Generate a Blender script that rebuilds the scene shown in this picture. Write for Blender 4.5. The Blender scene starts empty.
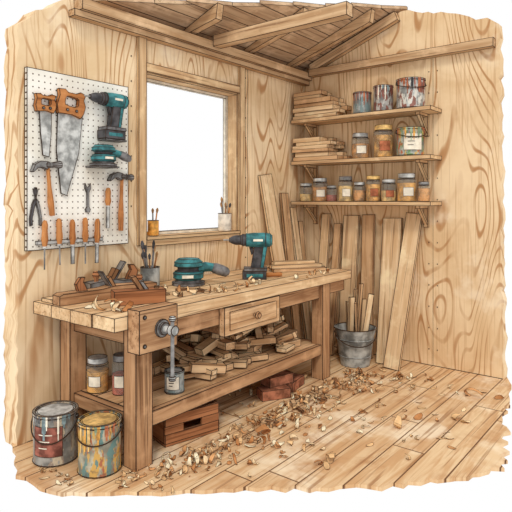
import bpy, math, random
from mathutils import Matrix, Vector
rnd = random.Random(7)
scene = bpy.context.scene
pi = math.pi

# ------------------------------------------------------------------ materials
def lin(c):
    r = []
    for v in c[:3]:
        v /= 255.0
        r.append(v/12.92 if v <= 0.04045 else ((v+0.055)/1.055)**2.4)
    return (r[0], r[1], r[2], 1.0)

def ds(c, k=.30, up=0):
    """pull a wood colour toward grey-beige"""
    l = .3*c[0]+.59*c[1]+.11*c[2]
    g = (l*1.03, l*1.0, l*.94)
    return tuple(min(255, a*(1-k)+b*k+up) for a, b in zip(c, g))

class NT:
    def __init__(s, name, rough=0.85, metal=0.0, spec=0.15):
        s.m = bpy.data.materials.new(name); s.m.use_nodes = True
        s.t = s.m.node_tree; s.n = s.t.nodes; s.l = s.t.links
        s.p = s.n['Principled BSDF']
        s.p.inputs['Roughness'].default_value = rough
        s.p.inputs['Metallic'].default_value = metal
        s.p.inputs['Specular IOR Level'].default_value = spec
    def node(s, ty, **kw):
        n = s.n.new(ty)
        for k, v in kw.items(): setattr(n, k, v)
        return n
    def setin(s, n, i, v):
        if hasattr(v, 'node'): s.l.new(v, n.inputs[i])
        else: n.inputs[i].default_value = v
    def math(s, op, a, b=0.0, c=0.0):
        n = s.node('ShaderNodeMath', operation=op)
        s.setin(n, 0, a); s.setin(n, 1, b); s.setin(n, 2, c)
        return n.outputs[0]
    def attr(s, name):
        return s.node('ShaderNodeAttribute', attribute_name=name)
    def mapv(s, vec, scale, loc=(0,0,0)):
        n = s.node('ShaderNodeMapping'); s.l.new(vec, n.inputs[0])
        n.inputs['Scale'].default_value = scale; n.inputs['Location'].default_value = loc
        return n.outputs[0]
    def noise(s, vec, scale=1.0, detail=2.0, rough=0.5, dist=0.0):
        n = s.node('ShaderNodeTexNoise'); s.l.new(vec, n.inputs['Vector'])
        n.inputs['Scale'].default_value = scale; n.inputs['Detail'].default_value = detail
        n.inputs['Roughness'].default_value = rough; n.inputs['Distortion'].default_value = dist
        return n.outputs['Fac']
    def rng(s, v, a, b, c=0.0, d=1.0):
        n = s.node('ShaderNodeMapRange', interpolation_type='SMOOTHSTEP')
        s.setin(n, 0, v)
        n.inputs[1].default_value = a; n.inputs[2].default_value = b
        n.inputs[3].default_value = c; n.inputs[4].default_value = d
        return n.outputs[0]
    def mix(s, f, a, b, mode='MIX'):
        n = s.node('ShaderNodeMix', data_type='RGBA', blend_type=mode)
        s.setin(n, 0, f); s.setin(n, 6, a); s.setin(n, 7, b)
        return n.outputs[2]
    def out(s, c):
        s.setin(s.p, 'Base Color', c); return s.m

def wood(name, light, dark, line, k=1.0, d=.12):
    light, dark, line = ds(light, d), ds(dark, d), ds(line, d)
    t = NT(name)
    gc = t.attr('gc').outputs['Vector']; ti = t.attr('tint').outputs['Fac']
    g1 = t.noise(t.mapv(gc, (2.2, 26, 26)), 1, 3, .55, .4)
    c = t.mix(t.rng(g1, .35, .68), lin(light), lin(dark))
    c = t.mix(t.math('MULTIPLY', ti, .5), c, lin(dark))
    g2 = t.noise(t.mapv(gc, (1.1, 60, 60), (3, 1, 2)), 1, 2, .5, .2)
    c = t.mix(t.rng(g2, .58, .68, 0, .65*k), c, lin(line))
    w = t.noise(gc, 4, 4, .65)
    c = t.mix(t.rng(w, .52, .70, 0, .5), c, lin([min(255, v*1.08+14) for v in light]))
    w2 = t.noise(t.mapv(gc, (1, 1, 1), (9, 4, 2)), 6, 4, .65)
    c = t.mix(t.rng(w2, .56, .72, 0, .4), c, lin([v*.9 for v in dark]))
    return t.out(c)

def flat(name, col, rough=.7, metal=0.0, spec=.3, var=.22, sc=14):
    t = NT(name, rough, metal, spec)
    gc = t.attr('gc').outputs['Vector']
    w = t.noise(gc, sc, 3, .6)
    lo = [v*(1-var) for v in col]; hi = [min(255, v*(1+var*.5)+var*45) for v in col]
    return t.out(t.mix(t.rng(w, .32, .68), lin(lo), lin(hi)))

def drip(name, metalc, paint, paint2, paint3=None):
    t = NT(name, .5, 0.0, .4)
    gc = t.attr('gc').outputs['Vector']
    base = t.mix(t.rng(t.noise(gc, 12, 3), .35, .65), lin([v*.66 for v in metalc]), lin(metalc))
    n1 = t.noise(t.mapv(gc, (9, 26, 26)), 1, 3, .6)
    n2 = t.noise(t.mapv(gc, (8, 21, 21), (5, 5, 5)), 1, 3, .6)
    c = t.mix(t.rng(n1, .50, .53), base, lin(paint))
    c = t.mix(t.rng(n2, .55, .58), c, lin(paint2))
    if paint3:
        n3 = t.noise(t.mapv(gc, (7, 24, 24), (15, 2, 9)), 1, 3, .6)
        c = t.mix(t.rng(n3, .57, .60), c, lin(paint3))
    g = t.noise(t.mapv(gc, (1, 1, 1), (2, 7, 1)), 22, 4, .7)
    c = t.mix(t.rng(g, .54, .70, 0, .6), c, lin((92, 76, 62)))
    return t.out(c)

def plywood(name, light, dark, line, loc):
    light, dark, line = ds(light, .07), ds(dark, .07), ds(line, .07)
    t = NT(name)
    oc = t.node('ShaderNodeTexCoord').outputs['Object']
    n = t.noise(t.mapv(oc, (1.35, 1.35, .34), loc), 1.5, 1.3, .4, .25)
    m = t.math('MULTIPLY', n, 24.0)
    s1 = t.math('SINE', t.math('MULTIPLY', m, 6.283))
    ln = t.rng(s1, .55, 1.0)
    brk = t.rng(t.noise(t.mapv(oc, (5, 5, 1.2)), 1, 3), .38, .58, .20, 1.0)
    fine = t.noise(t.mapv(oc, (50, 50, 1.4)), 1, 2, .5, .1)
    wash = t.noise(oc, 1.3, 5, .62, .3)
    c = t.mix(t.rng(wash, .36, .66), lin(light), lin(dark))
    c = t.mix(t.rng(fine, .5, .72, 0, .5), c, lin(line))
    c = t.mix(t.math('MULTIPLY', ln, t.math('MULTIPLY', brk, .95)), c, lin(line))
    w2 = t.noise(t.mapv(oc, (1, 1, 1), (4, 4, 4)), 2.2, 4, .6)
    c = t.mix(t.rng(w2, .57, .71, 0, .45), c, lin((252, 236, 208)))
    return t.out(c)

def floormat():
    t = NT('floor_boards', .8)
    oc = t.node('ShaderNodeTexCoord').outputs['Object']
    sp = t.node('ShaderNodeSeparateXYZ'); t.l.new(oc, sp.inputs[0])
    yy = t.math('DIVIDE', sp.outputs[1], .205)
    cell = t.math('FLOOR', yy); fr = t.math('SUBTRACT', yy, cell)
    wn = t.node('ShaderNodeTexWhiteNoise', noise_dimensions='1D'); t.l.new(cell, wn.inputs['W'])
    xx = t.math('DIVIDE', t.math('ADD', sp.outputs[0], t.math('MULTIPLY', wn.outputs[0], 7.0)), 1.9)
    xc = t.math('FLOOR', xx); fx = t.math('SUBTRACT', xx, xc)
    cb = t.node('ShaderNodeCombineXYZ')
    t.l.new(cell, cb.inputs[0]); t.l.new(xc, cb.inputs[1])
    wn2 = t.node('ShaderNodeTexWhiteNoise', noise_dimensions='3D'); t.l.new(cb.outputs[0], wn2.inputs['Vector'])
    off = t.node('ShaderNodeVectorMath', operation='ADD')
    t.l.new(oc, off.inputs[0]); t.l.new(wn2.outputs['Color'], off.inputs[1])
    D = .06
    g = t.noise(t.mapv(off.outputs[0], (1.8, 20, 1)), 1, 4, .6, .8)
    c = t.mix(t.rng(g, .36, .66), lin(ds((234, 202, 158), D)), lin(ds((210, 164, 116), D)))
    c = t.mix(t.math('MULTIPLY', wn2.outputs['Value'], .45), c, lin(ds((202, 154, 108), D)))
    w = t.noise(oc, 1.7, 4, .65)
    c = t.mix(t.rng(w, .51, .66, 0, .65), c, lin((250, 234, 206)))
    w2 = t.noise(oc, 2.6, 4, .65, .5)
    c = t.mix(t.rng(w2, .52, .69, 0, .55), c, lin(ds((186, 132, 86), D)))
    g2 = t.noise(t.mapv(off.outputs[0], (1.2, 50, 1)), 1, 2, .5, .3)
    c = t.mix(t.rng(g2, .57, .67, 0, .65), c, lin(ds((156, 106, 66), D)))
    d = t.math('ABSOLUTE', t.math('SUBTRACT', fr, .5))
    c = t.mix(t.math('GREATER_THAN', d, .480), c, lin((112, 78, 52)))
    d2 = t.math('ABSOLUTE', t.math('SUBTRACT', fx, .5))
    c = t.mix(t.math('GREATER_THAN', d2, .4975), c, lin((112, 78, 52)))
    return t.out(c)

def pegmat():
    t = NT('pegboard_white', .8)
    oc = t.node('ShaderNodeTexCoord').outputs['Object']
    sp = t.node('ShaderNodeSeparateXYZ'); t.l.new(oc, sp.inputs[0])
    def f(o):
        v = t.math('DIVIDE', o, .041)
        return t.math('SUBTRACT', t.math('SUBTRACT', v, t.math('FLOOR', v)), .5)
    a = f(sp.outputs[0]); b = f(sp.outputs[2])
    r = t.math('SQRT', t.math('ADD', t.math('MULTIPLY', a, a), t.math('MULTIPLY', b, b)))
    w = t.noise(oc, 3, 3)
    c = t.mix(t.rng(w, .35, .7), lin((250, 246, 236)), lin((228, 221, 206)))
    c = t.mix(t.math('LESS_THAN', r, .13), c, lin((110, 96, 84)))
    return t.out(c)

def glassmat(name):
    m = bpy.data.materials.new(name); m.use_nodes = True
    n = m.node_tree.nodes; l = m.node_tree.links
    n.remove(n['Principled BSDF'])
    tr = n.new('ShaderNodeBsdfTransparent'); tr.inputs[0].default_value = (.95, .97, .97, 1)
    gl = n.new('ShaderNodeBsdfPrincipled'); gl.inputs['Base Color'].default_value = lin((215, 222, 218)); gl.inputs['Roughness'].default_value = .15
    mx = n.new('ShaderNodeMixShader'); mx.inputs[0].default_value = .12
    l.new(tr.outputs[0], mx.inputs[1]); l.new(gl.outputs[0], mx.inputs[2])
    l.new(mx.outputs[0], n['Material Output'].inputs[0])
    return m

INK = NT('ink_brown', .9).out(lin((62, 46, 36)))
PLY_L = plywood('plywood_left', (243, 216, 176), (226, 192, 146), (188, 136, 88), (0, 0, 0))
PLY_R = plywood('plywood_right', (241, 212, 170), (222, 186, 140), (184, 132, 84), (3, 1, 5))
W_BENCH = wood('wood_bench_top', (230, 194, 148), (200, 154, 106), (126, 84, 52))
W_LEG = wood('wood_bench_leg', (198, 150, 106), (158, 110, 72), (96, 62, 38))
W_BEAM = wood('wood_beam', (222, 184, 140), (186, 142, 98), (118, 80, 52))
W_DECK = wood('wood_roof_deck', (218, 184, 146), (184, 146, 110), (126, 92, 66))
W_TRIM = wood('wood_trim', (230, 194, 146), (200, 156, 110), (140, 96, 62))
W_PLANK = wood('wood_plank', (238, 206, 162), (214, 172, 124), (146, 100, 64))
W_PLANK2 = wood('wood_plank_brown', (222, 180, 134), (188, 140, 94), (118, 78, 48))
W_OFF = wood('wood_offcut', (234, 198, 152), (194, 144, 98), (124, 82, 50))
W_DARK = wood('wood_dark', (172, 122, 80), (134, 90, 56), (84, 54, 34))
W_RED = wood('wood_reddish', (182, 120, 78), (142, 88, 54), (90, 52, 34), d=.06)
W_HANDLE = wood('tool_handle_orange', (204, 136, 78), (168, 100, 52), (108, 64, 36), d=.08)
SH = [flat('shaving_%d' % i, c, .9, 0, .05, .10) for i, c in enumerate([(240, 208, 164), (226, 184, 134), (208, 154, 104), (246, 226, 192), (188, 130, 82)])]
FLOOR = floormat(); PEG = pegmat(); GLASS = glassmat('jar_glass')
TEAL = flat('teal_plastic', (52, 118, 122), .6, 0, .3, .28)
TEAL_D = flat('teal_dark', (34, 84, 90), .6, 0, .3)
BLACK = flat('black_plastic', (64, 62, 64), .6, 0, .3, .3)
GREY = flat('grey_plastic', (108, 106, 106), .6, 0, .3, .3)
STEEL = flat('steel', (182, 182, 178), .5, .05, .4, .25)
STEEL_D = flat('steel_dark', (118, 116, 114), .5, .1, .4, .3)
GALV = flat('galvanised', (154, 156, 152), .5, .05, .4, .32, 9)
WHITE = flat('label_white', (238, 228, 208), .8, 0, .2, .08)
CREAM = flat('ceramic_cream', (224, 214, 198), .5, 0, .4, .14)
BRICK = flat('brick_red', (156, 98, 72), .9, 0, .1, .25)
AMBER = flat('amber_content', (214, 150, 66), .5, 0, .3, .3)
OCHRE = flat('ochre_content', (190, 130, 66), .5, 0, .3, .3)
HONEY = flat('honey_content', (222, 178, 110), .5, 0, .3, .25)
RED = flat('red_content', (172, 82, 58), .5, 0, .3, .25)
SAGE = flat('sage_content', (150, 166, 132), .7, 0, .2, .2)
BLUEG = flat('bluegrey_content', (124, 142, 144), .5, 0, .3, .25)
RUST = flat('rust_label', (178, 104, 70), .7, 0, .2, .2)
MAROON = flat('maroon_label', (138, 80, 66), .7, 0, .2, .3)
BRIST = flat('bristle', (150, 110, 70), .9)
D_RED = drip('can_drip_red', (160, 156, 148), (142, 124, 108), (186, 170, 144))
D_YEL = drip('can_drip_yellow', (184, 176, 152), (196, 154, 80), (98, 128, 122), (164, 96, 62))
D_GRN = drip('can_drip_green', (176, 180, 168), (104, 136, 86), (182, 104, 64), (206, 170, 92))
D_BLU = drip('can_drip_grey', (172, 176, 172), (116, 134, 134), (156, 162, 156))
D_MAR = drip('can_drip_maroon', (168, 164, 158), (130, 76, 62), (180, 176, 168), (96, 64, 56))
D_WHT = drip('can_drip_white', (190, 190, 184), (208, 202, 190), (136, 84, 70))

# ------------------------------------------------------------------ builder
def T(loc=(0, 0, 0), rz=0, ry=0, rx=0, s=1.0):
    return (Matrix.Translation(Vector(loc)) @ Matrix.Rotation(math.radians(rz), 4, 'Z') @
            Matrix.Rotation(math.radians(ry), 4, 'Y') @ Matrix.Rotation(math.radians(rx), 4, 'X') @ Matrix.Scale(s, 4))

class B:
    def __init__(s, name, ink=.0028, M=None):
        s.name = name; s.ink = ink; s.M = M or Matrix.Identity(4)
        s.V = []; s.F = []; s.MI = []; s.GC = []; s.TI = []; s.mats = []; s.E = []
    def mi(s, m):
        if m not in s.mats: s.mats.append(m)
        return s.mats.index(m)
    def add(s, vs, fs, mat, M=None, ink=True, ang=34, tint=None):
        vs = [Vector(v) for v in vs]
        L = s.M @ (M if M is not None else Matrix.Identity(4))
        W = [L @ v for v in vs]
        o = len(s.V); i = s.mi(mat)
        mn = [min(v[k] for v in vs) for k in range(3)]; mx = [max(v[k] for v in vs) for k in range(3)]
        ax = sorted(range(3), key=lambda k: -(mx[k]-mn[k]))
        off = [rnd.uniform(0, 30) for _ in range(3)]
        ti = rnd.random() if tint is None else tint
        for v, w in zip(vs, W):
            s.V.append(w); s.TI.append(ti)
            s.GC.append((v[ax[0]]+off[0], v[ax[1]]+off[1], v[ax[2]]+off[2]))
        for f in fs:
            s.F.append([o+k for k in f]); s.MI.append(i)
        if ink and s.ink > 0:
            em = {}
            for f in fs:
                n = Vector((0, 0, 0))
                for a in range(len(f)):
                    p = W[f[a]]; q = W[f[(a+1) % len(f)]]
                    n += Vector(((p.y-q.y)*(p.z+q.z), (p.z-q.z)*(p.x+q.x), (p.x-q.x)*(p.y+q.y)))
                if n.length > 1e-12: n.normalize()
                for a in range(len(f)):
                    e = tuple(sorted((f[a], f[(a+1) % len(f)])))
                    em.setdefault(e, []).append(n)
            c = math.cos(math.radians(ang))
            for e, ns in em.items():
                if len(ns) == 1 or (len(ns) == 2 and ns[0].dot(ns[1]) < c):
                    s.E.append((W[e[0]], W[e[1]], s.ink if ink is True else ink))
    def line(s, p, q, r=None):
        s.E.append((s.M @ Vector(p), s.M @ Vector(q), r or s.ink))
    def box(s, a, b, mat, M=None, **k):
        x0, y0, z0 = a; x1, y1, z1 = b
        v = [(x0,y0,z0),(x1,y0,z0),(x1,y1,z0),(x0,y1,z0),(x0,y0,z1),(x1,y0,z1),(x1,y1,z1),(x0,y1,z1)]
        f = [(0,3,2,1),(4,5,6,7),(0,1,5,4),(1,2,6,5),(2,3,7,6),(3,0,4,7)]
        s.add(v, f, mat, M, **k)
    def cbox(s, d, mat, M=None, **k):
        s.box((-d[0]/2, -d[1]/2, -d[2]/2), (d[0]/2, d[1]/2, d[2]/2), mat, M, **k)
    def lathe(s, prof, mat, M=None, n=20, a0=0.0, a1=2*pi, **k):
        full = abs(a1-a0-2*pi) < 1e-6
        cnt = n if full else n+1
        v = []; f = []; rings = []
        for r, z in prof:
            if r < 1e-6:
                rings.append([len(v)]); v.append((0, 0, z))
            else:
                rg = []
                for i in range(cnt):
                    a = a0+(a1-a0)*i/n
                    rg.append(len(v)); v.append((r*math.cos(a), r*math.sin(a), z))
                rings.append(rg)
        for A, Bq in zip(rings, rings[1:]):
            for i in range(n):
                j = (i+1) % cnt
                if len(A) == 1 and len(Bq) == 1: continue
                if len(A) == 1: f.append((A[0], Bq[j], Bq[i]))
                elif len(Bq) == 1: f.append((A[i], A[j], Bq[0]))
                else: f.append((A[i], A[j], Bq[j], Bq[i]))
        s.add(v, f, mat, M, **k)
    def prism(s, pts, ext, mat, M=None, **k):
        n = len(pts); e = Vector(ext); v = [Vector(p) for p in pts]
        v = v + [p+e for p in v]
        f = [tuple(range(n))[::-1], tuple(range(n, 2*n))]
        for i in range(n):
            j = (i+1) % n; f.append((i, j, j+n, i+n))
        s.add(v, f, mat, M, **k)
    def xz(s, pts, y0, y1, mat, M=None, **k):
        s.prism([(x, y0, z) for x, z in pts], (0, y1-y0, 0), mat, M, **k)
    def tube(s, path, r, mat, n=6, M=None, **k):
        P = [Vector(p) for p in path]; v = []; f = []
        rr = r if isinstance(r, (list, tuple)) else [r]*len(P)
        prev = None
        for i, p in enumerate(P):
            d = (P[min(i+1, len(P)-1)]-P[max(i-1, 0)]).normalized()
            up = prev if prev is not None else (Vector((0, 0, 1)) if abs(d.z) < .9 else Vector((1, 0, 0)))
            x = (up - d*up.dot(d)).normalized(); y = d.cross(x); prev = x
            for j in range(n):
                a = 2*pi*j/n
                v.append(p+(x*math.cos(a)+y*math.sin(a))*rr[i])
        for i in range(len(P)-1):
            for j in range(n):
                q = (j+1) % n
                f.append((i*n+j, i*n+q, (i+1)*n+q, (i+1)*n+j))
        f.append(tuple(range(n))[::-1]); f.append(tuple((len(P)-1)*n+j for j in range(n)))
        k.setdefault('ink', False)
        s.add(v, f, mat, M, **k)
    def plank(s, p, q, w, th, wd, mat, **k):
        """board from p to q; wd = direction of its width"""
        p = Vector(p); q = Vector(q); x = (q-p).normalized()
        y = Vector(wd); y = (y-x*y.dot(x)).normalized(); z = x.cross(y)
        M = Matrix.Identity(4)
        for i in range(3):
            M[i][0] = x[i]; M[i][1] = y[i]; M[i][2] = z[i]; M[i][3] = p[i]
        s.box((0, -w/2, -th/2), ((q-p).length, w/2, th/2), mat, M, **k)
    def done(s):
        ii = None
        for p, q, r in s.E:
            d = q-p
            if d.length < .003: continue
            if ii is None: ii = s.mi(INK)
            d.normalize()
            x = d.orthogonal().normalized(); y = d.cross(x); o = len(s.V)
            for b in (p-d*r*.6, q+d*r*.6):
                for j in range(3):
                    a = 2*pi*j/3
                    s.V.append(b+(x*math.cos(a)+y*math.sin(a))*r); s.GC.append((0, 0, 0)); s.TI.append(0)
            for j in range(3):
                q2 = (j+1) % 3
                s.F.append([o+j, o+q2, o+3+q2, o+3+j]); s.MI.append(ii)
        me = bpy.data.meshes.new(s.name)
        me.from_pydata([tuple(v) for v in s.V], [], s.F)
        for m in s.mats: me.materials.append(m)
        me.polygons.foreach_set('material_index', s.MI)
        me.polygons.foreach_set('use_smooth', [True]*len(s.F))
        a = me.attributes.new('gc', 'FLOAT_VECTOR', 'POINT')
        a.data.foreach_set('vector', [c for g in s.GC for c in g])
        a = me.attributes.new('tint', 'FLOAT', 'POINT')
        a.data.foreach_set('value', s.TI)
        me.update()
        me.set_sharp_from_angle(angle=math.radians(36))
        ob = bpy.data.objects.new(s.name, me)
        scene.collection.objects.link(ob)
        return ob

def rag(p, q, n, amp):
    out = []
    p = Vector(p); q = Vector(q); d = (q-p)
    nn = Vector((-d.y, d.x)).normalized()
    for i in range(n):
        t = i/n
        out.append(tuple(p+d*(t+rnd.uniform(-.3, .3)/n if i else t)+nn*(rnd.uniform(-amp, amp) if i else 0)))
    return out

# ------------------------------------------------------------------ room shell
b = B('wall_left', 0)
XL0, XL1, ZW0, ZW1 = -2.24, -1.12, 1.26, 2.55
pts = [(XL0, -0.02), (XL0, 2.94)] + rag((-2.86, 2.94), (-3.24, 2.70), 8, .02) + rag((-3.26, 2.66), (-3.27, .06), 44, .012) + [(-3.26, -0.02)]
b.xz(pts, 0, .16, PLY_L)
b.box((XL0, 0, -.02), (XL1, .16, ZW0), PLY_L)
b.box((XL0, 0, ZW1), (XL1, .16, 2.94), PLY_L)
b.box((XL1, 0, -.02), (0, .16, 2.94), PLY_L)
b.ink = .0022
b.line((-.98, 0, .9), (-.98, 0, 2.8))
for i in range(10):
    b.line((-1.01, -.001, 1.0+i*.19), (-1.01, -.001, 1.006+i*.19), .005)
for i in range(7):
    b.line((-2.37, -.001, 1.5+i*.19), (-2.37, -.001, 1.506+i*.19), .005)
b.done()

b = B('wall_right', 0)
MR = T(rz=90)
pts = [(0.16, -.02), (.16, 2.9), (0, 2.97), (-1.12, 3.38)] + rag((-1.2, 3.38), (-1.98, 3.12), 12, .02) + rag((-2.02, 3.08), (-2.06, .02), 50, .014) + [(-2.06, -.02)]
b.xz(pts, 0, -.1, PLY_R, MR)
b.ink = .0022
b.line((0, -1.44, .0), (0, -1.44, 2.9))
for i in range(14):
    for dy in (-.04, .04):
        z = .15+i*.2
        b.line((-.001, -1.44+dy, z), (-.001, -1.44+dy, z+.006), .005)
b.line((0, 0, 0), (0, 0, 2.9), .004)
b.done()

b = B('floor', 0)
o = [(.1, .16), (-3.24, .16)]
o += rag((-3.27, .05), (-3.46, -.35), 5, .02) + rag((-3.46, -.35), (-3.40, -.72), 5, .02) + rag((-3.40, -.72), (-3.1, -1.08), 7, .02)
o += rag((-3.1, -1.08), (-2.72, -1.50), 9, .025) + rag((-2.72, -1.5), (-2.2, -2.10), 12, .03) + rag((-2.2, -2.10), (-1.66, -2.48), 12, .03) + rag((-1.66, -2.48), (-.05, -2.1), 26, .035)
o += [(.1, -2.06)]
b.prism([(x, y, -.02) for x, y in o], (0, 0, .02), FLOOR)
b.ink = .003
b.line((0, 0, .002), (0, -2.05, .002), .004); b.line((-3.2, 0, .002), (0, 0, .002), .004)
b.done()

b = B('ceiling', .0022)
N = 11
for i in range(N):
    y0 = .1-i*.125; y1 = y0-.122
    xs = -2.75+(.05-y0)/1.17*2.75 + rnd.uniform(-.08, .05)
    xs1 = -2.75+(.05-y1)/1.17*2.75 + rnd.uniform(-.05, .05)
    if xs > .0: break
    z0 = 2.98-.38*y0; z1 = 2.98-.38*y1
    b.prism([(xs, y0, z0), (min(xs1, .08), y1, z1), (.1, y1, z1), (.1, y0, z0)], (0, 0, .03), W_DECK)
b.done()

def rafter(x, ye, name='roof_rafter'):
    b = B(name, .003)
    x0, x1 = x-.035, x+.035
    ys = -.005
    pts = [(ys, 2.975-.38*ys), (ye, 2.975-.38*ye), (ye+.02, 2.975-.38*ye-.12), (ys, 2.975-.38*ys-.045)]
    b.prism([(x0, y, z) for y, z in pts], (x1-x0, 0, 0), W_BEAM)
    b.done()
rafter(-1.78, -.38); rafter(-1.0, -.68); rafter(-.30, -.98)

b = B('trim_top_plate', .003)
b.box((-2.9, -.07, 2.80), (0, 0, 2.845), W_BEAM)
b.box((-2.86, -.10, 2.847), (0, 0, 2.925), W_BEAM)
b.done()
b = B('roof_tie_beam', .003)
b.box((-1.57, -1.40, 2.875), (-1.48, -.105, 2.97), W_BEAM)
b.done()
b = B('trim_gable_plate', .003)
b.box((-.07, -1.99, 2.88), (0, -.105, 2.955), W_BEAM)
b.plank((-.035, -.12, 2.965), (-.035, -1.10, 3.33), .06, .09, (1, 0, 0), W_BEAM)
b.done()

b = B('window_1', .003)
b.box((-2.315, -.025, 1.20), (-2.24, 0, 2.80), W_TRIM)
b.box((-1.12, -.025, 1.20), (-1.045, 0, 2.80), W_TRIM)
b.box((-2.24, -.025, 2.55), (-1.12, 0, 2.615), W_TRIM)
b.box((-2.24, -.03, 1.24), (-1.12, .16, 1.265), W_TRIM)
b.box((-2.24, -.022, 1.19), (-1.12, 0, 1.239), W_TRIM)
b.box((-2.24, 0, 1.265), (-2.225, .16, 2.55), W_TRIM)
b.box((-1.135, 0, 1.265), (-1.12, .16, 2.55), W_TRIM)
b.box((-2.225, 0, 2.535), (-1.135, .16, 2.55), W_TRIM)
for a, c in [((-2.225, .115, 1.265), (-2.20, .15, 2.535)), ((-1.16, .115, 1.265), (-1.135, .15, 2.535)),
             ((-2.20, .115, 1.265), (-1.16, .15, 1.29)), ((-2.20, .115, 2.51), (-1.16, .15, 2.535))]:
    b.box(a, c, WHITE)
b.done()

# ------------------------------------------------------------------ pegboard
b = B('pegboard', .0035)
b.box((-3.217, -.03, 1.228), (-2.423, -.005, 2.394), PEG)
b.done()
PY = -.0325

def handsaw(M, L, w0, w1, handle, brown=W_HANDLE):
    b = B('handsaw', .0025, M)
    b.xz([(-w0/2, 0), (w0/2, 0), (w0/2*.9, -L*.5), (w1*.6, -L), (-w1*.6, -L+.01), (-w0*.42, -L*.5)], 0, -.006, STEEL)
    s = handle
    out = [(-.8, -.35), (-.9, .1), (-.78, .62), (-.85, .95), (-.5, 1.0), (-.3, .86), (.2, .88), (.45, 1.02), (.75, .95), (.66, .6), (.8, .3), (.72, -.1), (.55, -.4), (0, -.28)]
    inn = [(-.42, .18), (-.45, .3), (-.44, .52), (-.36, .64), (-.26, .68), (-.12, .68), (.1, .66), (.24, .66), (.36, .6), (.36, .46), (.36, .3), (.3, .2), (.12, .14), (-.1, .13)]
    n = len(out)
    v = []
    for y in (.004, -.026):
        for p in out: v.append((p[0]*s, y, p[1]*s))
        for p in inn: v.append((p[0]*s, y, p[1]*s))
    f = []
    for i in range(n):
        j = (i+1) % n
        f.append((i, j, n+j, n+i)); f.append((2*n+i, 3*n+i, 3*n+j, 2*n+j))
        f.append((i, 2*n+i, 2*n+j, j)); f.append((n+i, n+j, 3*n+j, 3*n+i))
    b.add(v, f, brown)
    for x, z in ((-.3, -.08), (.25, -.05)):
        b.lathe([(0, 0), (.008, 0), (.008, .006), (0, .006)], STEEL_D, T((x*s, -.026, z*s), rx=90), n=8)
    return b.done()
handsaw(T((-2.915, PY-.006, 2.16), ry=5), .58, .19, .035, .125)
handsaw(T((-3.10, PY-.006, 2.15), ry=-1), .32, .085, .035, .085)
def hammer(M, L=.38, s=1.0):
    b = B('claw_hammer', .0025, M)
    b.tube([(0, 0, .02), (0, 0, -L*.4), (0, 0, -L*.7), (.004, 0, -L)], [.011, .012, .019, .016], W_HANDLE, n=8)
    b.lathe([(0, 0), (.02, 0), (.022, .01), (.016, .03), (.014, .06), (.02, .075), (.02, .1), (0, .1)], STEEL_D, T((.085, 0, .01), ry=-90), n=10)
    b.xz([(-.01, .032), (-.05, .036), (-.085, .018), (-.105, -.02), (-.098, -.024), (-.07, -.003), (-.04, .0), (-.01, -.014)], -.016, .016, STEEL_D)
    return b.done()
hammer(T((-3.09, PY-.024, 1.765), ry=-5, s=1.1), .29)
hammer(T((-2.50, PY-.024, 1.71), ry=2, s=1.1), .35)
b = B('pliers', .002)
for sg in (-1, 1):
    b.xz([(-3.165+sg*x, z) for x, z in [(0, 1.56), (.014, 1.61), (.004, 1.63), (-.004, 1.55), (.012, 1.50), (.026, 1.43), (.024, 1.39), (.036, 1.385), (.040, 1.43), (.024, 1.52), (.012, 1.55)]], PY, PY-.014, STEEL_D if sg > 0 else BLACK)
b.done()
b = B('wrench', .002)
b.xz([(-2.785, 1.60), (-2.80, 1.63), (-2.80, 1.665), (-2.787, 1.64), (-2.77, 1.64), (-2.757, 1.665), (-2.757, 1.63), (-2.77, 1.60), (-2.77, 1.50), (-2.758, 1.485), (-2.765, 1.465), (-2.79, 1.465), (-2.797, 1.485), (-2.785, 1.5)], PY, PY-.01, STEEL_D)
b.done()
def chisel(M, h=.17, sh=.16, fl=False, name='screwdriver'):
    b = B(name, .002, M)
    b.lathe([(0, 0), (.012, -.004), (.02, -.03), (.018, -.07), (.023, -h*.75), (.014, -h), (0, -h)], W_HANDLE, n=8, ink=False)
    b.lathe([(.014, -h), (.014, -h-.012), (0, -h-.012)], STEEL, n=8, ink=False)
    if fl: b.box((-.012, -.004, -h-sh), (.012, .004, -h-.01), STEEL)
    else: b.tube([(0, 0, -h), (0, 0, -h-sh)], .0055, STEEL_D, n=6)
    return b.done()
for i, x in enumerate((-3.11, -3.01, -2.91, -2.81, -2.71)):
    chisel(T((x, PY-.024, 1.42+.01*(i % 2)), ry=rnd.uniform(-2, 2)), .17, .15-.01*(i % 3), i in (2, 4))
chisel(T((-2.62, PY-.024, 1.64), ry=1), .13, .16, True, 'wood_chisel')
b = B('tool_rail', .0022)
b.box((-3.16, PY, 1.262), (-2.66, PY-.016, 1.285), STEEL)
b.done()

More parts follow.
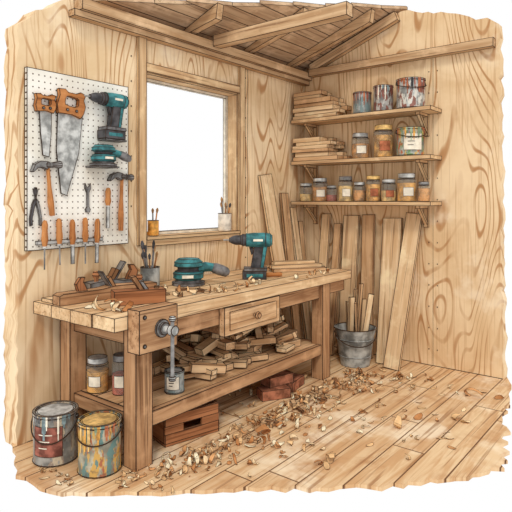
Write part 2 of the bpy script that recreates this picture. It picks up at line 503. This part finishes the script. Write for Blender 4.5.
def drill(M):
    b = B('cordless_drill', .0026, M)
    b.box((-.075, -.05, 0), (.1, .05, .06), BLACK)
    b.box((-.08, -.052, .062), (.09, .052, .085), GREY)
    b.xz([(-.03, .085), (.04, .085), (.012, .25), (-.055, .25)], -.024, .024, BLACK)
    b.xz([(-.055, .085), (-.03, .085), (-.055, .25), (-.085, .25)], -.022, .022, TEAL)
    MX = T((0, 0, .29), ry=90)
    b.lathe([(0, -.12), (.036, -.12), (.05, -.105), (.055, -.06), (.055, .02), (.05, .06), (.05, .075), (0, .075)], TEAL, MX, n=16)
    b.lathe([(.044, .075), (.046, .10), (.036, .115), (.0, .115)], BLACK, MX, n=16)
    b.lathe([(.036, .115), (.037, .15), (.030, .175), (.016, .20), (0, .20)], BLACK, MX, n=12)
    b.lathe([(.055+.001, -.075), (.0562, -.068)], BLACK, MX, n=16, ink=False)
    b.tube([(.2, 0, .29), (.245, 0, .29)], .006, STEEL, n=6)
    b.xz([(.02, .235), (.05, .235), (.034, .18), (.026, .185)], -.01, .01, BLACK)
    for sg in (-1, 1):
        b.box((-.05, sg*.0555-.001, .284), (.02, sg*.0555+.001, .300), WHITE, ink=False)
        b.box((-.05, sg*.051-.001, .018), (.07, sg*.051+.001, .042), TEAL, ink=False)
    return b.done()
drill(T((-2.60, PY-.052, 1.985), rz=180, s=.96))
drill(T((-1.50, -.52, .901), rz=128, s=1.1))

def sander(M):
    b = B('orbital_sander', .0026, M)
    b.lathe([(0, 0), (.105, 0), (.105, .018), (.085, .022), (.082, .034)], GREY, n=24)
    b.lathe([(.082, .034), (.096, .045), (.098, .075), (.085, .088)], TEAL, n=24)
    b.lathe([(.085, .088), (.07, .093), (.07, .112)], BLACK, n=24)
    b.lathe([(.07, .112), (.092, .12), (.09, .145), (.068, .165), (0, .172)], TEAL, n=24)
    b.tube([(.06, 0, .10), (.11, 0, .11), (.16, 0, .105)], [.034, .032, .026], TEAL, n=10)
    b.tube([(.155, 0, .105), (.17, 0, .10), (.21, 0, .085), (.25, 0, .07), (.265, 0, .065)], [.028, .034, .036, .03, .016], GREY, n=12)
    b.box((-.05, -.1005, .052), (.02, -.09, .07), WHITE, ink=False)
    return b.done()
sander(T((-2.06, -.30, .901), rz=-38, s=1.2))
sander(T((-2.71, PY-.093, 1.785), rz=0, s=.88))
b = B('tool_hook', .002)
b.box((-2.79, PY-.15, 1.776), (-2.62, PY, 1.784), STEEL_D)
b.box((-2.69, PY-.09, 1.972), (-2.51, PY, 1.982), STEEL_D)
b.done()

# ------------------------------------------------------------------ workbench
b = B('workbench', .0034)
BX0, BX1, BY0, BY1, BZ = -3.18, -.50, -.86, -.03, .90
ys = [BY0, -.66, -.45, -.24, BY1]
for y0, y1 in zip(ys, ys[1:]):
    b.box((BX0+rnd.uniform(0, .012), y0+.001, BZ-.075), (BX1-rnd.uniform(0, .015), y1-.001, BZ), W_BENCH, ink=.0026)
LX0, LX1 = -2.95, -.93
for x in (LX0, LX1):
    for y in (-.79, -.13):
        b.box((x-.06, y-.055, 0), (x+.06, y+.055, BZ-.076), W_LEG, tint=.3)
b.box((LX0+.06, -.81, .70), (LX1-.06, -.77, BZ-.076), W_LEG, tint=.2)
b.box((LX1+.06, -.81, .72), (BX1-.06, -.77, BZ-.076), W_LEG, tint=.4)
b.box((LX0-.03, -.735, .70), (LX0+.02, -.185, BZ-.076), W_LEG, tint=.2)
b.box((LX0+.06, -.15, .70), (LX1-.06, -.11, BZ-.076), W_LEG)
b.box((LX1-.02, -.735, .70), (LX1+.03, -.185, BZ-.076), W_LEG)
b.box((LX0+.06, -.83, .215), (LX1-.06, -.79, .30), W_LEG, tint=.1)
b.box((LX0-.03, -.735, .215), (LX0+.02, -.185, .295), W_LEG, tint=.2)
b.box((LX1-.02, -.735, .215), (LX1+.03, -.185, .295), W_LEG)
b.box((LX0+.06, -.15, .215), (LX1-.06, -.11, .27), W_LEG)
for y0, y1 in [(-.788, -.57), (-.568, -.35), (-.348, -.10)]:
    b.box((LX0+.02, y0, .272), (LX1-.02, y1, .298), W_PLANK2)
b.box((-2.27, -.86, .625), (-1.64, -.812, .818), W_PLANK2, tint=.3)
b.box((-2.25, -.812, .63), (-1.66, -.35, .81), W_DARK)
b.box((-2.22, -.868, .66), (-1.69, -.86, .785), W_PLANK2, tint=.1, ink=.0018)
b.lathe([(0, 0), (.012, 0), (.012, .015), (.026, .03), (.02, .045), (0, .048)], W_LEG, T((-1.955, -.868, .725), rx=90), n=12)
b.done()

b = B('bench_vise', .0034)
b.box((-3.08, -.96, .70), (-2.80, -.862, .94), W_LEG, tint=0)
b.lathe([(0, 0), (.05, 0), (.05, .012), (.034, .016), (.034, .03), (0, .03)], STEEL_D, T((-2.92, -.96, .82), rx=90), n=16)
b.lathe([(.018, 0), (.018, .05), (.028, .052), (.028, .085), (0, .087)], STEEL, T((-2.92, -.985, .82), rx=90), n=12)
b.tube([(-2.92, -1.05, .88), (-2.92, -1.05, .55)], .011, STEEL_D, n=8)
b.lathe([(0, 0), (.016, .004), (.02, .015), (.016, .026), (0, .03)], STEEL, T((-2.92, -1.05, .87)), n=10)
b.lathe([(0, 0), (.016, .004), (.02, .015), (.016, .026), (0, .03)], STEEL, T((-2.92, -1.05, .535)), n=10)
for z in (.74, .90):
    b.lathe([(0, 0), (.010, 0), (.010, .005), (0, .005)], STEEL_D, T((-3.045, -.96, z), rx=90), n=8)
b.done()

# ------------------------------------------------------------------ containers
CAM_A = math.atan2(-.6225, -.7826)
def paint_can(loc, r, h, m, lab=None, bail=None, name='paint_can', top=STEEL, drips=None):
    b = B(name, .0028, T(loc))
    b.lathe([(0, 0), (r*.96, 0), (r, .008), (r*.97, .014), (r*.97, h*.93), (r, h*.945), (r, h), (r*.9, h), (r*.88, h-.012)], m, n=28)
    b.lathe([(r*.88, h-.012), (r*.8, h-.012), (r*.78, h-.006), (0, h-.006)], top, n=28, ink=.0018)
    if lab:
        b.lathe([(r*.985, h*.2), (r*.985, h*.78)], lab, n=12, a0=CAM_A-.75, a1=CAM_A+.65, ink=.0018)
        for k in range(3):
            z = h*(.62-.13*k)
            b.lathe([(r*.992, z), (r*.992, z+.006)], INK if lab is WHITE else WHITE, n=8, a0=CAM_A-.45, a1=CAM_A+.2-.12*k, ink=False)
    if drips:
        q = random.Random(int(r*1000)+int(h*777))
        for k in range(12):
            a = CAM_A-1.4+k*.24+q.uniform(-.08, .08); w = q.uniform(.03, .10); d = h*q.uniform(.10, .62)
            mm = q.choice(drips)
            b.lathe([(r*1.004, h*.99), (r*1.008, h*.99-d*.7)], mm, n=3, a0=a-w, a1=a+w, ink=False)
            b.lathe([(r*1.008, h*.99-d*.7), (r*1.012, h*.99-d)], mm, n=3, a0=a-w*.5, a1=a+w*.5, ink=False)
    if bail is not None:
        p = []
        R = r*1.05
        for i in range(17):
            a = pi*i/16
            p.append((math.cos(a)*R, -math.sin(a)*R, h*.84-math.sin(a)*bail))
        MB = Matrix.Rotation(CAM_A+pi/2, 4, 'Z')
        b.tube(p, .0042, INK, n=5, M=MB)
        for sg in (-1, 1):
            b.lathe([(0, 0), (.014, 0), (.012, .008), (0, .01)], STEEL_D, MB @ T((sg*r*.97, 0, h*.86), ry=90*sg), n=8)
    return b.done()

def jar(loc, r, h, cont, fill=.7, lid=STEEL, lab=None, name='glass_jar'):
    b = B(name, .0024, T(loc))
    hn = h*.84
    b.lathe([(0, .004), (r*.95, .004), (r*.96, hn*fill), (0, hn*fill)], cont, n=20, ink=.0014)
    b.lathe([(r*.92, 0), (r, .012), (r, hn*.86), (r*.94, hn*.95), (r*.78, hn), (r*.78, hn+.01)], GLASS, n=20)
    b.lathe([(0, 0), (r*.92, 0)], STEEL, n=20, ink=False)
    if lid:
        b.lathe([(0, hn+.002), (r*.86, hn+.002), (r*.88, hn+.006), (r*.88, h-.006), (r*.84, h), (0, h)], lid, n=20)
    if lab:
        b.lathe([(r*1.015, h*.2), (r*1.015, h*.5)], lab, n=10, a0=CAM_A-.6, a1=CAM_A+.5, ink=.0016)
    return b.done()

def brushpot(name, loc, r, h, mat, brushes, seed, up=1.0):
    b = B(name, .0026, T(loc))
    b.lathe([(0, 0), (r*.92, 0), (r, .01), (r, h), (r*.88, h), (r*.85, h*.3), (0, h*.28)], mat, n=20)
    q = random.Random(seed)
    for i in range(brushes):
        a = q.uniform(0, 6.28); rr = r*.6; L = h*q.uniform(1.5, 2.2)*up; k = q.uniform(.2, .7)
        p0 = Vector((rr*math.cos(a)*.4, rr*math.sin(a)*.4, h*.3)); p1 = Vector((rr*math.cos(a)*(1+k), rr*math.sin(a)*(1+k), L))
        b.tube([p0, p0.lerp(p1, .8)], .006, q.choice([W_HANDLE, W_DARK, STEEL_D]), n=6)
        b.tube([p0.lerp(p1, .8), p0.lerp(p1, .92), p1], [.008, .012, .004], q.choice([BRIST, BLACK]), n=6)
    return b.done()

brushpot('brush_mug', (-2.33, -.17, .901), .072, .15, GALV, 10, 3, 1.1)
brushpot('brush_jar', (-2.11, .05, 1.266), .045, .12, AMBER, 2, 5, .9)
brushpot('brush_cup', (-1.25, .05, 1.266), .062, .16, CREAM, 5, 8, .9)

paint_can((-3.20, -.33, 0), .130, .295, D_RED, MAROON, bail=.11, drips=[WHITE, RUST, MAROON, BLUEG, GREY])
paint_can((-3.115, -.65, 0), .124, .29, D_YEL, None, bail=.06, top=HONEY, drips=[HONEY, TEAL, RUST, WHITE, AMBER, OCHRE, SAGE])
jar((-2.86, -.27, .299), .072, .22, AMBER, .75, STEEL, WHITE)
jar((-2.79, -.43, .299), .062, .25, RED, .6, STEEL_D, WHITE)
paint_can((-2.56, -.68, .30), .065, .14, D_BLU, WHITE)

# ------------------------------------------------------------------ wall shelves
for i, z in enumerate((2.39, 1.955, 1.535)):
    b = B('storage_shelf', .003)
    b.box((-.28, -1.52, z-.035), (-.001, -.02, z), W_TRIM, tint=.5)
    for y in (-.16, -1.38):
        b.box((-.03, y-.02, z-.24), (-.001, y+.02, z-.036), W_TRIM)
        b.box((-.22, y-.02, z-.062), (-.031, y+.02, z-.036), W_TRIM)
        b.plank((-.02, y, z-.21), (-.20, y, z-.05), .03, .022, (0, 1, 0), W_TRIM)
    b.done()

def stack(name, z, rows, seed, y0=-.03, y1=-.62):
    q = random.Random(seed)
    b = B(name, .0024)
    zz = z+.0005
    for r in range(rows):
        th = q.uniform(.032, .05)
        a = q.uniform(0, .05); c = q.uniform(-.03, .09) + (.12 if r > 4 else 0)
        x = -.275-q.uniform(-.01, .01)
        for wdt in ((.12, .125) if q.random() < .5 else (.16, .085)):
            b.box((x, y1+c+q.uniform(0, .10), zz+.0005), (x+wdt-.005, y0-a, zz+th), q.choice([W_PLANK, W_PLANK, W_PLANK2]))
            x += wdt
        zz += th
    return b.done()
stack('lumber_stack', 2.39, 7, 4)
stack('lumber_stack', 1.955, 6, 9)

SX = -.15; E = .001
paint_can((SX, -.785, 2.39+E), .09, .215, D_BLU, None, top=RED, drips=[MAROON, RUST])
paint_can((SX, -1.01, 2.39+E), .095, .25, D_MAR, None, top=MAROON, drips=[WHITE, MAROON, BLUEG])
paint_can((SX, -1.285, 2.39+E), .132, .275, D_WHT, None, bail=.05, drips=[MAROON, RUST, BLACK])
jar((SX, -.765, 1.955+E), .088, .25, OCHRE, .7, STEEL, WHITE)
jar((SX, -1.01, 1.955+E), .095, .31, AMBER, .82, HONEY, RUST)
paint_can((SX, -1.28, 1.955+E), .128, .26, D_GRN, WHITE, bail=.05, drips=[SAGE, RUST, AMBER])
for y, r, h, c, f, l, lb in [(-.125, .07, .19, HONEY, .5, STEEL, None), (-.30, .082, .24, OCHRE, .75, STEEL, WHITE),
                        (-.60, .075, .25, HONEY, .75, STEEL_D, WHITE), (-.755, .06, .19, OCHRE, .7, STEEL, None),
                        (-.905, .072, .25, AMBER, .8, HONEY, RUST), (-1.065, .072, .21, HONEY, .6, STEEL, RUST),
                        (-1.245, .088, .26, AMBER, .8, STEEL, WHITE), (-1.41, .055, .18, OCHRE, .8, STEEL_D, None)]:
    jar((SX, y, 1.535+E), r, h, c, f, l, lb)
jar((SX-.03, -.455, 1.535+E), .055, .16, RED, .5, STEEL)

# ------------------------------------------------------------------ leaning planks
def leaning(p, q, w, th, wd, m, name='wood_plank'):
    b = B(name, .003)
    b.plank(p, q, w, th, wd, m)
    return b.done()
leaning((-.62, -.115, .905), (-.73, -.018, 1.80), .19, .025, (1, 0, 0), W_PLANK)
leaning((-.40, -.20, .005), (-.41, -.020, 1.62), .12, .025, (1, 0, 0), W_PLANK2)
leaning((-.22, -.22, .005), (-.26, -.020, 1.47), .11, .025, (1, 0, 0), W_PLANK)
leaning((-.12, -.16, .005), (-.12, -.024, 1.32), .08, .025, (1, 0, 0), W_PLANK2)
leaning((-.33, -.38, .005), (-.022, -.30, 1.40), .10, .025, (0, 1, 0), W_PLANK)
leaning((-.30, -.50, .005), (-.022, -.44, 1.30), .08, .025, (0, 1, 0), W_PLANK2)
leaning((-.19, -.62, .005), (-.022, -.60, 1.39), .17, .025, (0, 1, 0), W_PLANK)
leaning((-.15, -.83, .005), (-.022, -.79, 1.40), .13, .025, (0, 1, 0), W_PLANK2)
leaning((-.24, -1.08, .005), (-.022, -1.05, 1.37), .19, .03, (0, 1, 0), W_PLANK)
leaning((-.34, -1.18, .005), (-.022, -1.27, 1.42), .15, .03, (0, 1, 0), W_PLANK)

b = B('metal_bucket', .003, T((-.40, -.84, 0)))
R0, R1, H = .135, .19, .35
b.lathe([(0, 0), (R0, 0), (R0+.004, .02), (R1-.01, H-.06), (R1-.004, H-.05), (R1, H-.01), (R1+.008, H), (R1-.002, H), (R1-.015, H-.05), (R0-.008, .03), (0, .03)], GALV, n=28, ang=50)
for z in (.09, .25):
    r = R0+(R1-R0)*z/H
    b.lathe([(r-.002, z-.006), (r+.004, z), (r-.001, z+.006)], GALV, n=28, ink=.0015)
p = []
for i in range(17):
    a = pi*i/16
    p.append((math.cos(a)*(R1+.008), -math.sin(a)*(R1+.012), H-.03-.11*math.sin(a)))
b.tube(p, .005, INK, n=5, M=Matrix.Rotation(CAM_A+pi/2, 4, 'Z'))
for dx, dy, tx, ty, L, w in [(-.05, .03, -.06, .0, .64, .055), (.02, -.05, .10, -.12, .66, .05), (.05, .05, .05, .02, .70, .055), (-.02, -.04, -.10, -.06, .60, .04),
                          (.0, .06, .0, .08, .58, .045), (.07, -.02, .12, -.03, .60, .045), (.0, .0, .03, -.05, .76, .035)]:
    b.plank((dx, dy, .032), (tx, ty, L), w, .02, (rnd.uniform(-1, 1), rnd.uniform(-1, 1), 0), rnd.choice([W_PLANK, W_PLANK2]))
b.done()

# ------------------------------------------------------------------ bench top items
def bench_plane(M, L, name='hand_plane', body=None):
    b = B(name, .0028, M)
    b.xz([(-L/2, 0), (L/2, 0), (L/2, .06), (L*.12, .07), (L*.02, .07), (-L*.1, .06), (-L/2+.02, .06), (-L/2, .05)], -.04, .04, body or W_LEG)
    b.plank((.02, 0, .05), (-.05, 0, .155), .05, .008, (0, 1, 0), STEEL_D)
    b.plank((.03, 0, .06), (-.005, 0, .12), .048, .02, (0, 1, 0), W_DARK)
    x = -L*.22
    b.xz([(x, .06), (x-.05, .06), (x-.065, .10), (x-.04, .135), (x-.015, .135), (x-.025, .11), (x-.01, .085)], -.013, .013, W_RED)
    b.lathe([(.012, .06), (.01, .075), (.02, .095), (.016, .112), (0, .118)], W_RED, T((L*.34, 0, 0)), n=12)
    return b.done()
def block_plane(M):
    b = B('block_plane', .0028, M)
    b.box((-.14, -.045, 0), (.14, .045, .075), W_RED, tint=.1)
    b.xz([(.0, .075), (.025, .075), (-.02, .15), (-.045, .145)], -.022, .022, W_DARK)
    b.xz([(.03, .0755), (.05, .0755), (.02, .12), (.0, .12)], -.02, .02, STEEL_D)
    b.lathe([(.0, .0), (.014, .0), (.012, .012), (0, .014)], W_DARK, T((.10, 0, .075)), n=10)
    return b.done()
bench_plane(T((-2.80, -.30, .901), rz=-6, s=1.15), .62)
block_plane(T((-2.79, -.60, .901), rz=-26, s=1.15))
bench_plane(T((-2.62, -.13, .901), rz=170, s=1.35), .30, body=STEEL_D)
b = B('wood_board', .003)
b.cbox((.34, .12, .022), W_PLANK, T((-2.97, -.13, .9125), rz=2))
b.done()

b = B('lumber_strips', .0026)
for i, (x, y, L, rz, k) in enumerate([(-.88, -.53, .5, -38, 0), (-.82, -.46, .54, -36, 0), (-.88, -.38, .5, -34, 0), (-.86, -.48, .5, -33, 1), (-.80, -.42, .46, -38, 1), (-.84, -.44, .42, -30, 2)]):
    b.cbox((L, .055, .028), W_PLANK if i % 2 else W_PLANK2, T((x, y, .9155+.0285*k), rz=rz))
b.done()
b = B('wood_chisel', .002, T((-1.27, -.62, .922), rz=-40) @ Matrix.Rotation(pi/2, 4, 'Y'))
b.lathe([(0, 0), (.014, -.004), (.019, -.03), (.016, -.07), (.02, -.12), (.013, -.15), (0, -.15)], W_HANDLE, n=8, ink=False)
b.box((-.004, -.012, -.3), (.004, .012, -.15), STEEL)
b.done()

def blocks(name, n, fx, zbase, seed, L=(.05, .12), th=(.015, .03)):
    q = random.Random(seed); b = B(name, .0022)
    for i in range(n):
        x, y = fx(q); l = q.uniform(*L); w = q.uniform(.02, .05); t = q.uniform(*th)
        b.cbox((l, w, t), q.choice([W_OFF, W_PLANK, W_PLANK2, W_DARK]), T((x, y, zbase+t/2+.0005), rz=q.uniform(0, 180)))
    return b.done()
blocks('wood_scraps', 9, lambda q: (q.uniform(-2.5, -2.2), q.uniform(-.75, -.42)), .901, 3, (.03, .09), (.008, .018))

# lower shelf pile of offcuts: tumbled short boards
q = random.Random(21)
b = B('wood_offcuts', .0026)
for lay in range(7):
    n = [26, 22, 18, 14, 10, 7, 4][lay]
    for i in range(n):
        l = q.uniform(.16, .36); w = q.uniform(.05, .10); t = q.uniform(.028, .06)
        x = q.uniform(-2.40+.07*lay, -1.10-.04*lay); y = q.uniform(-.72+.03*lay, -.24)
        rz = q.gauss(-25, 40)
        ry = 0 if lay == 0 else q.uniform(-26, 26)
        x = max(-2.44+l/2, min(-1.06-l/2, x))
        yy = abs(math.sin(math.radians(rz)))*l/2+w/2
        y = max(-.775+yy, min(-.16-yy*.5, y))
        b.cbox((l, w, t), q.choice([W_OFF, W_PLANK, W_PLANK2, W_PLANK]), T((x, y, .330+lay*.048), rz=rz, ry=ry))
b.done()

M = T((-2.475, -.67, 0), rz=-14)
b = B('wooden_crate', .003, M)
W, D, Hh, t = .40, .26, .19, .018
b.box((-W/2, -D/2, 0), (W/2, D/2, t), W_RED)
for y0, y1 in ((-D/2, -D/2+t), (D/2-t, D/2)):
    b.box((-W/2, y0, t), (W/2, y1, .075), W_RED, tint=.3)
    b.box((-W/2, y0, .125), (W/2, y1, Hh), W_RED, tint=.3)
    b.box((-W/2, y0, .0755), (-.07, y1, .1245), W_RED, tint=.3, ink=False)
    b.box((.07, y0, .0755), (W/2, y1, .1245), W_RED, tint=.3, ink=False)
for x0, x1 in ((-W/2, -W/2+t), (W/2-t, W/2)):
    b.box((x0, -D/2+t, t), (x1, D/2-t, Hh), W_RED)
b.done()
b = B('brick_stack', .003)
b.cbox((.24, .115, .075), BRICK, T((-1.58, -.76, .0385), rz=-30))
b.cbox((.24, .115, .075), BRICK, T((-1.30, -.74, .0385), rz=10))
b.cbox((.24, .115, .075), BRICK, T((-1.48, -.72, .1145), rz=-14))
b.done()

# ------------------------------------------------------------------ shavings
def shavings(name, n, fpos, seed, rs=(.012, .028), zf=lambda x, y: 0.0, ink=.0009, big=1.0, objs=None, fl=.8):
    q = random.Random(seed); b = objs or B(name, ink)
    for i in range(n):
        x, y = fpos(q)
        r = q.uniform(*rs)*big; w = q.uniform(.014, .032)*big; arc = q.uniform(1.0, 4.2); k = 7
        sk = q.uniform(-.03, .03); gr = q.uniform(1.0, 1.9)
        v = []
        a0 = q.uniform(-2.6, -.6)
        for j in range(k+1):
            u = j/k; a = a0+arc*u; rr = r*(1+(gr-1)*u)
            for sd in (-1, 1):
                v.append(Vector((rr*math.cos(a), sd*w/2*(.35+.65*math.sin(pi*min(max(u, .08), .92)))+sk*u, rr*math.sin(a)*fl)))
        f = [(2*j, 2*j+1, 2*j+3, 2*j+2) for j in range(k)]
        R = Matrix.Rotation(q.uniform(0, 6.28), 4, 'Z') @ Matrix.Rotation(q.uniform(-.5, .5), 4, 'X')
        v = [R @ p for p in v]
        mz = min(p.z for p in v)
        b.add(v, f, q.choice(SH), Matrix.Translation((x, y, zf(x, y)-mz+.0005)))
    return b
def fl1(q):
    while True:
        x = q.uniform(-2.75, -.62); y = -.90-abs(q.gauss(0, .17))
        if -1.5 < y < -.84: return x, y
def fl1b(q):
    while True:
        x = q.gauss(-2.78, .18); y = q.gauss(-1.0, .08)
        if y < -.88 and x > -3.08: return x, y
def fl2(q):
    while True:
        x = q.uniform(-2.7, -.35); y = q.uniform(-2.15, -1.1)
        if y > -2.15 and x > -3.0-(y+1)*.95 and q.random() < 1.15+(y+1)*.7: return x, y
def fl3(q):
    return q.uniform(-2.2, -1.0), q.uniform(-.8, -.3)
b = B('wood_shavings', .0009)
shavings('', 235, fl1, 1, objs=b)
shavings('', 60, fl1b, 17, objs=b)
shavings('', 90, fl2, 2, objs=b, fl=.45, big=1.1)
shavings('', 60, fl3, 5, objs=b)
shavings('', 12, fl2, 12, big=2.1, objs=b, fl=.5)
shavings('', 12, lambda q: (q.uniform(-3.36, -3.28), q.uniform(-.75, -.4)), 41, objs=b, fl=.5)
shavings('', 12, lambda q: (q.uniform(-3.2, -3.0), q.uniform(-.92, -.82)), 42, objs=b, fl=.5)
shavings('', 40, lambda q: (q.uniform(-.85, -.62), q.gauss(-1.05, .08)), 6, objs=b)
shavings('', 22, lambda q: (q.uniform(-.62, -.42), -1.28+abs(q.gauss(0, .08))*-1), 16, objs=b)
b.done()
b = B('wood_shavings', .0012)
BT = lambda x, y: .901
shavings('', 9, lambda q: (q.uniform(-3.1, -2.97), q.uniform(-.78, -.48)), 8, zf=BT, big=1.7, objs=b)
shavings('', 14, lambda q: (q.uniform(-2.52, -2.25), q.uniform(-.66, -.36)), 9, zf=BT, big=1.25, objs=b)
shavings('', 16, lambda q: (q.uniform(-2.2, -1.65), q.uniform(-.8, -.6)), 19, zf=BT, objs=b)
shavings('', 10, lambda q: (q.uniform(-1.5, -.65), q.uniform(-.82, -.74)), 29, zf=BT, objs=b)
b.done()
blocks('wood_scraps', 20, lambda q: (q.uniform(-2.3, -.9), q.uniform(-1.15, -.93)), 0.0, 31)

# ------------------------------------------------------------------ light, world, camera
w = bpy.data.worlds.new('paper_sky'); scene.world = w; w.use_nodes = True
bg = w.node_tree.nodes['Background']
bg.inputs[0].default_value = (1, 1, 1, 1); bg.inputs[1].default_value = 1.0
sd = bpy.data.lights.new('sun', 'SUN'); sd.energy = 1.2; sd.angle = math.radians(12); sd.color = (1, .95, .86)
so = bpy.data.objects.new('sun', sd); scene.collection.objects.link(so)
so.rotation_euler = Vector((.62, .42, -.75)).to_track_quat('-Z', 'Y').to_euler()
so.location = (-5, -4, 5)

cam = bpy.data.cameras.new('camera'); co = bpy.data.objects.new('camera', cam)
scene.collection.objects.link(co); scene.camera = co
cam.sensor_width = 36; cam.lens = 545/512*36; cam.shift_y = -56/512
co.location = (-5.017, -3.316, 1.55)
co.rotation_euler = (pi/2, 0, math.atan2(.6225, .7826)-pi/2)
scene.view_settings.view_transform = 'Standard'
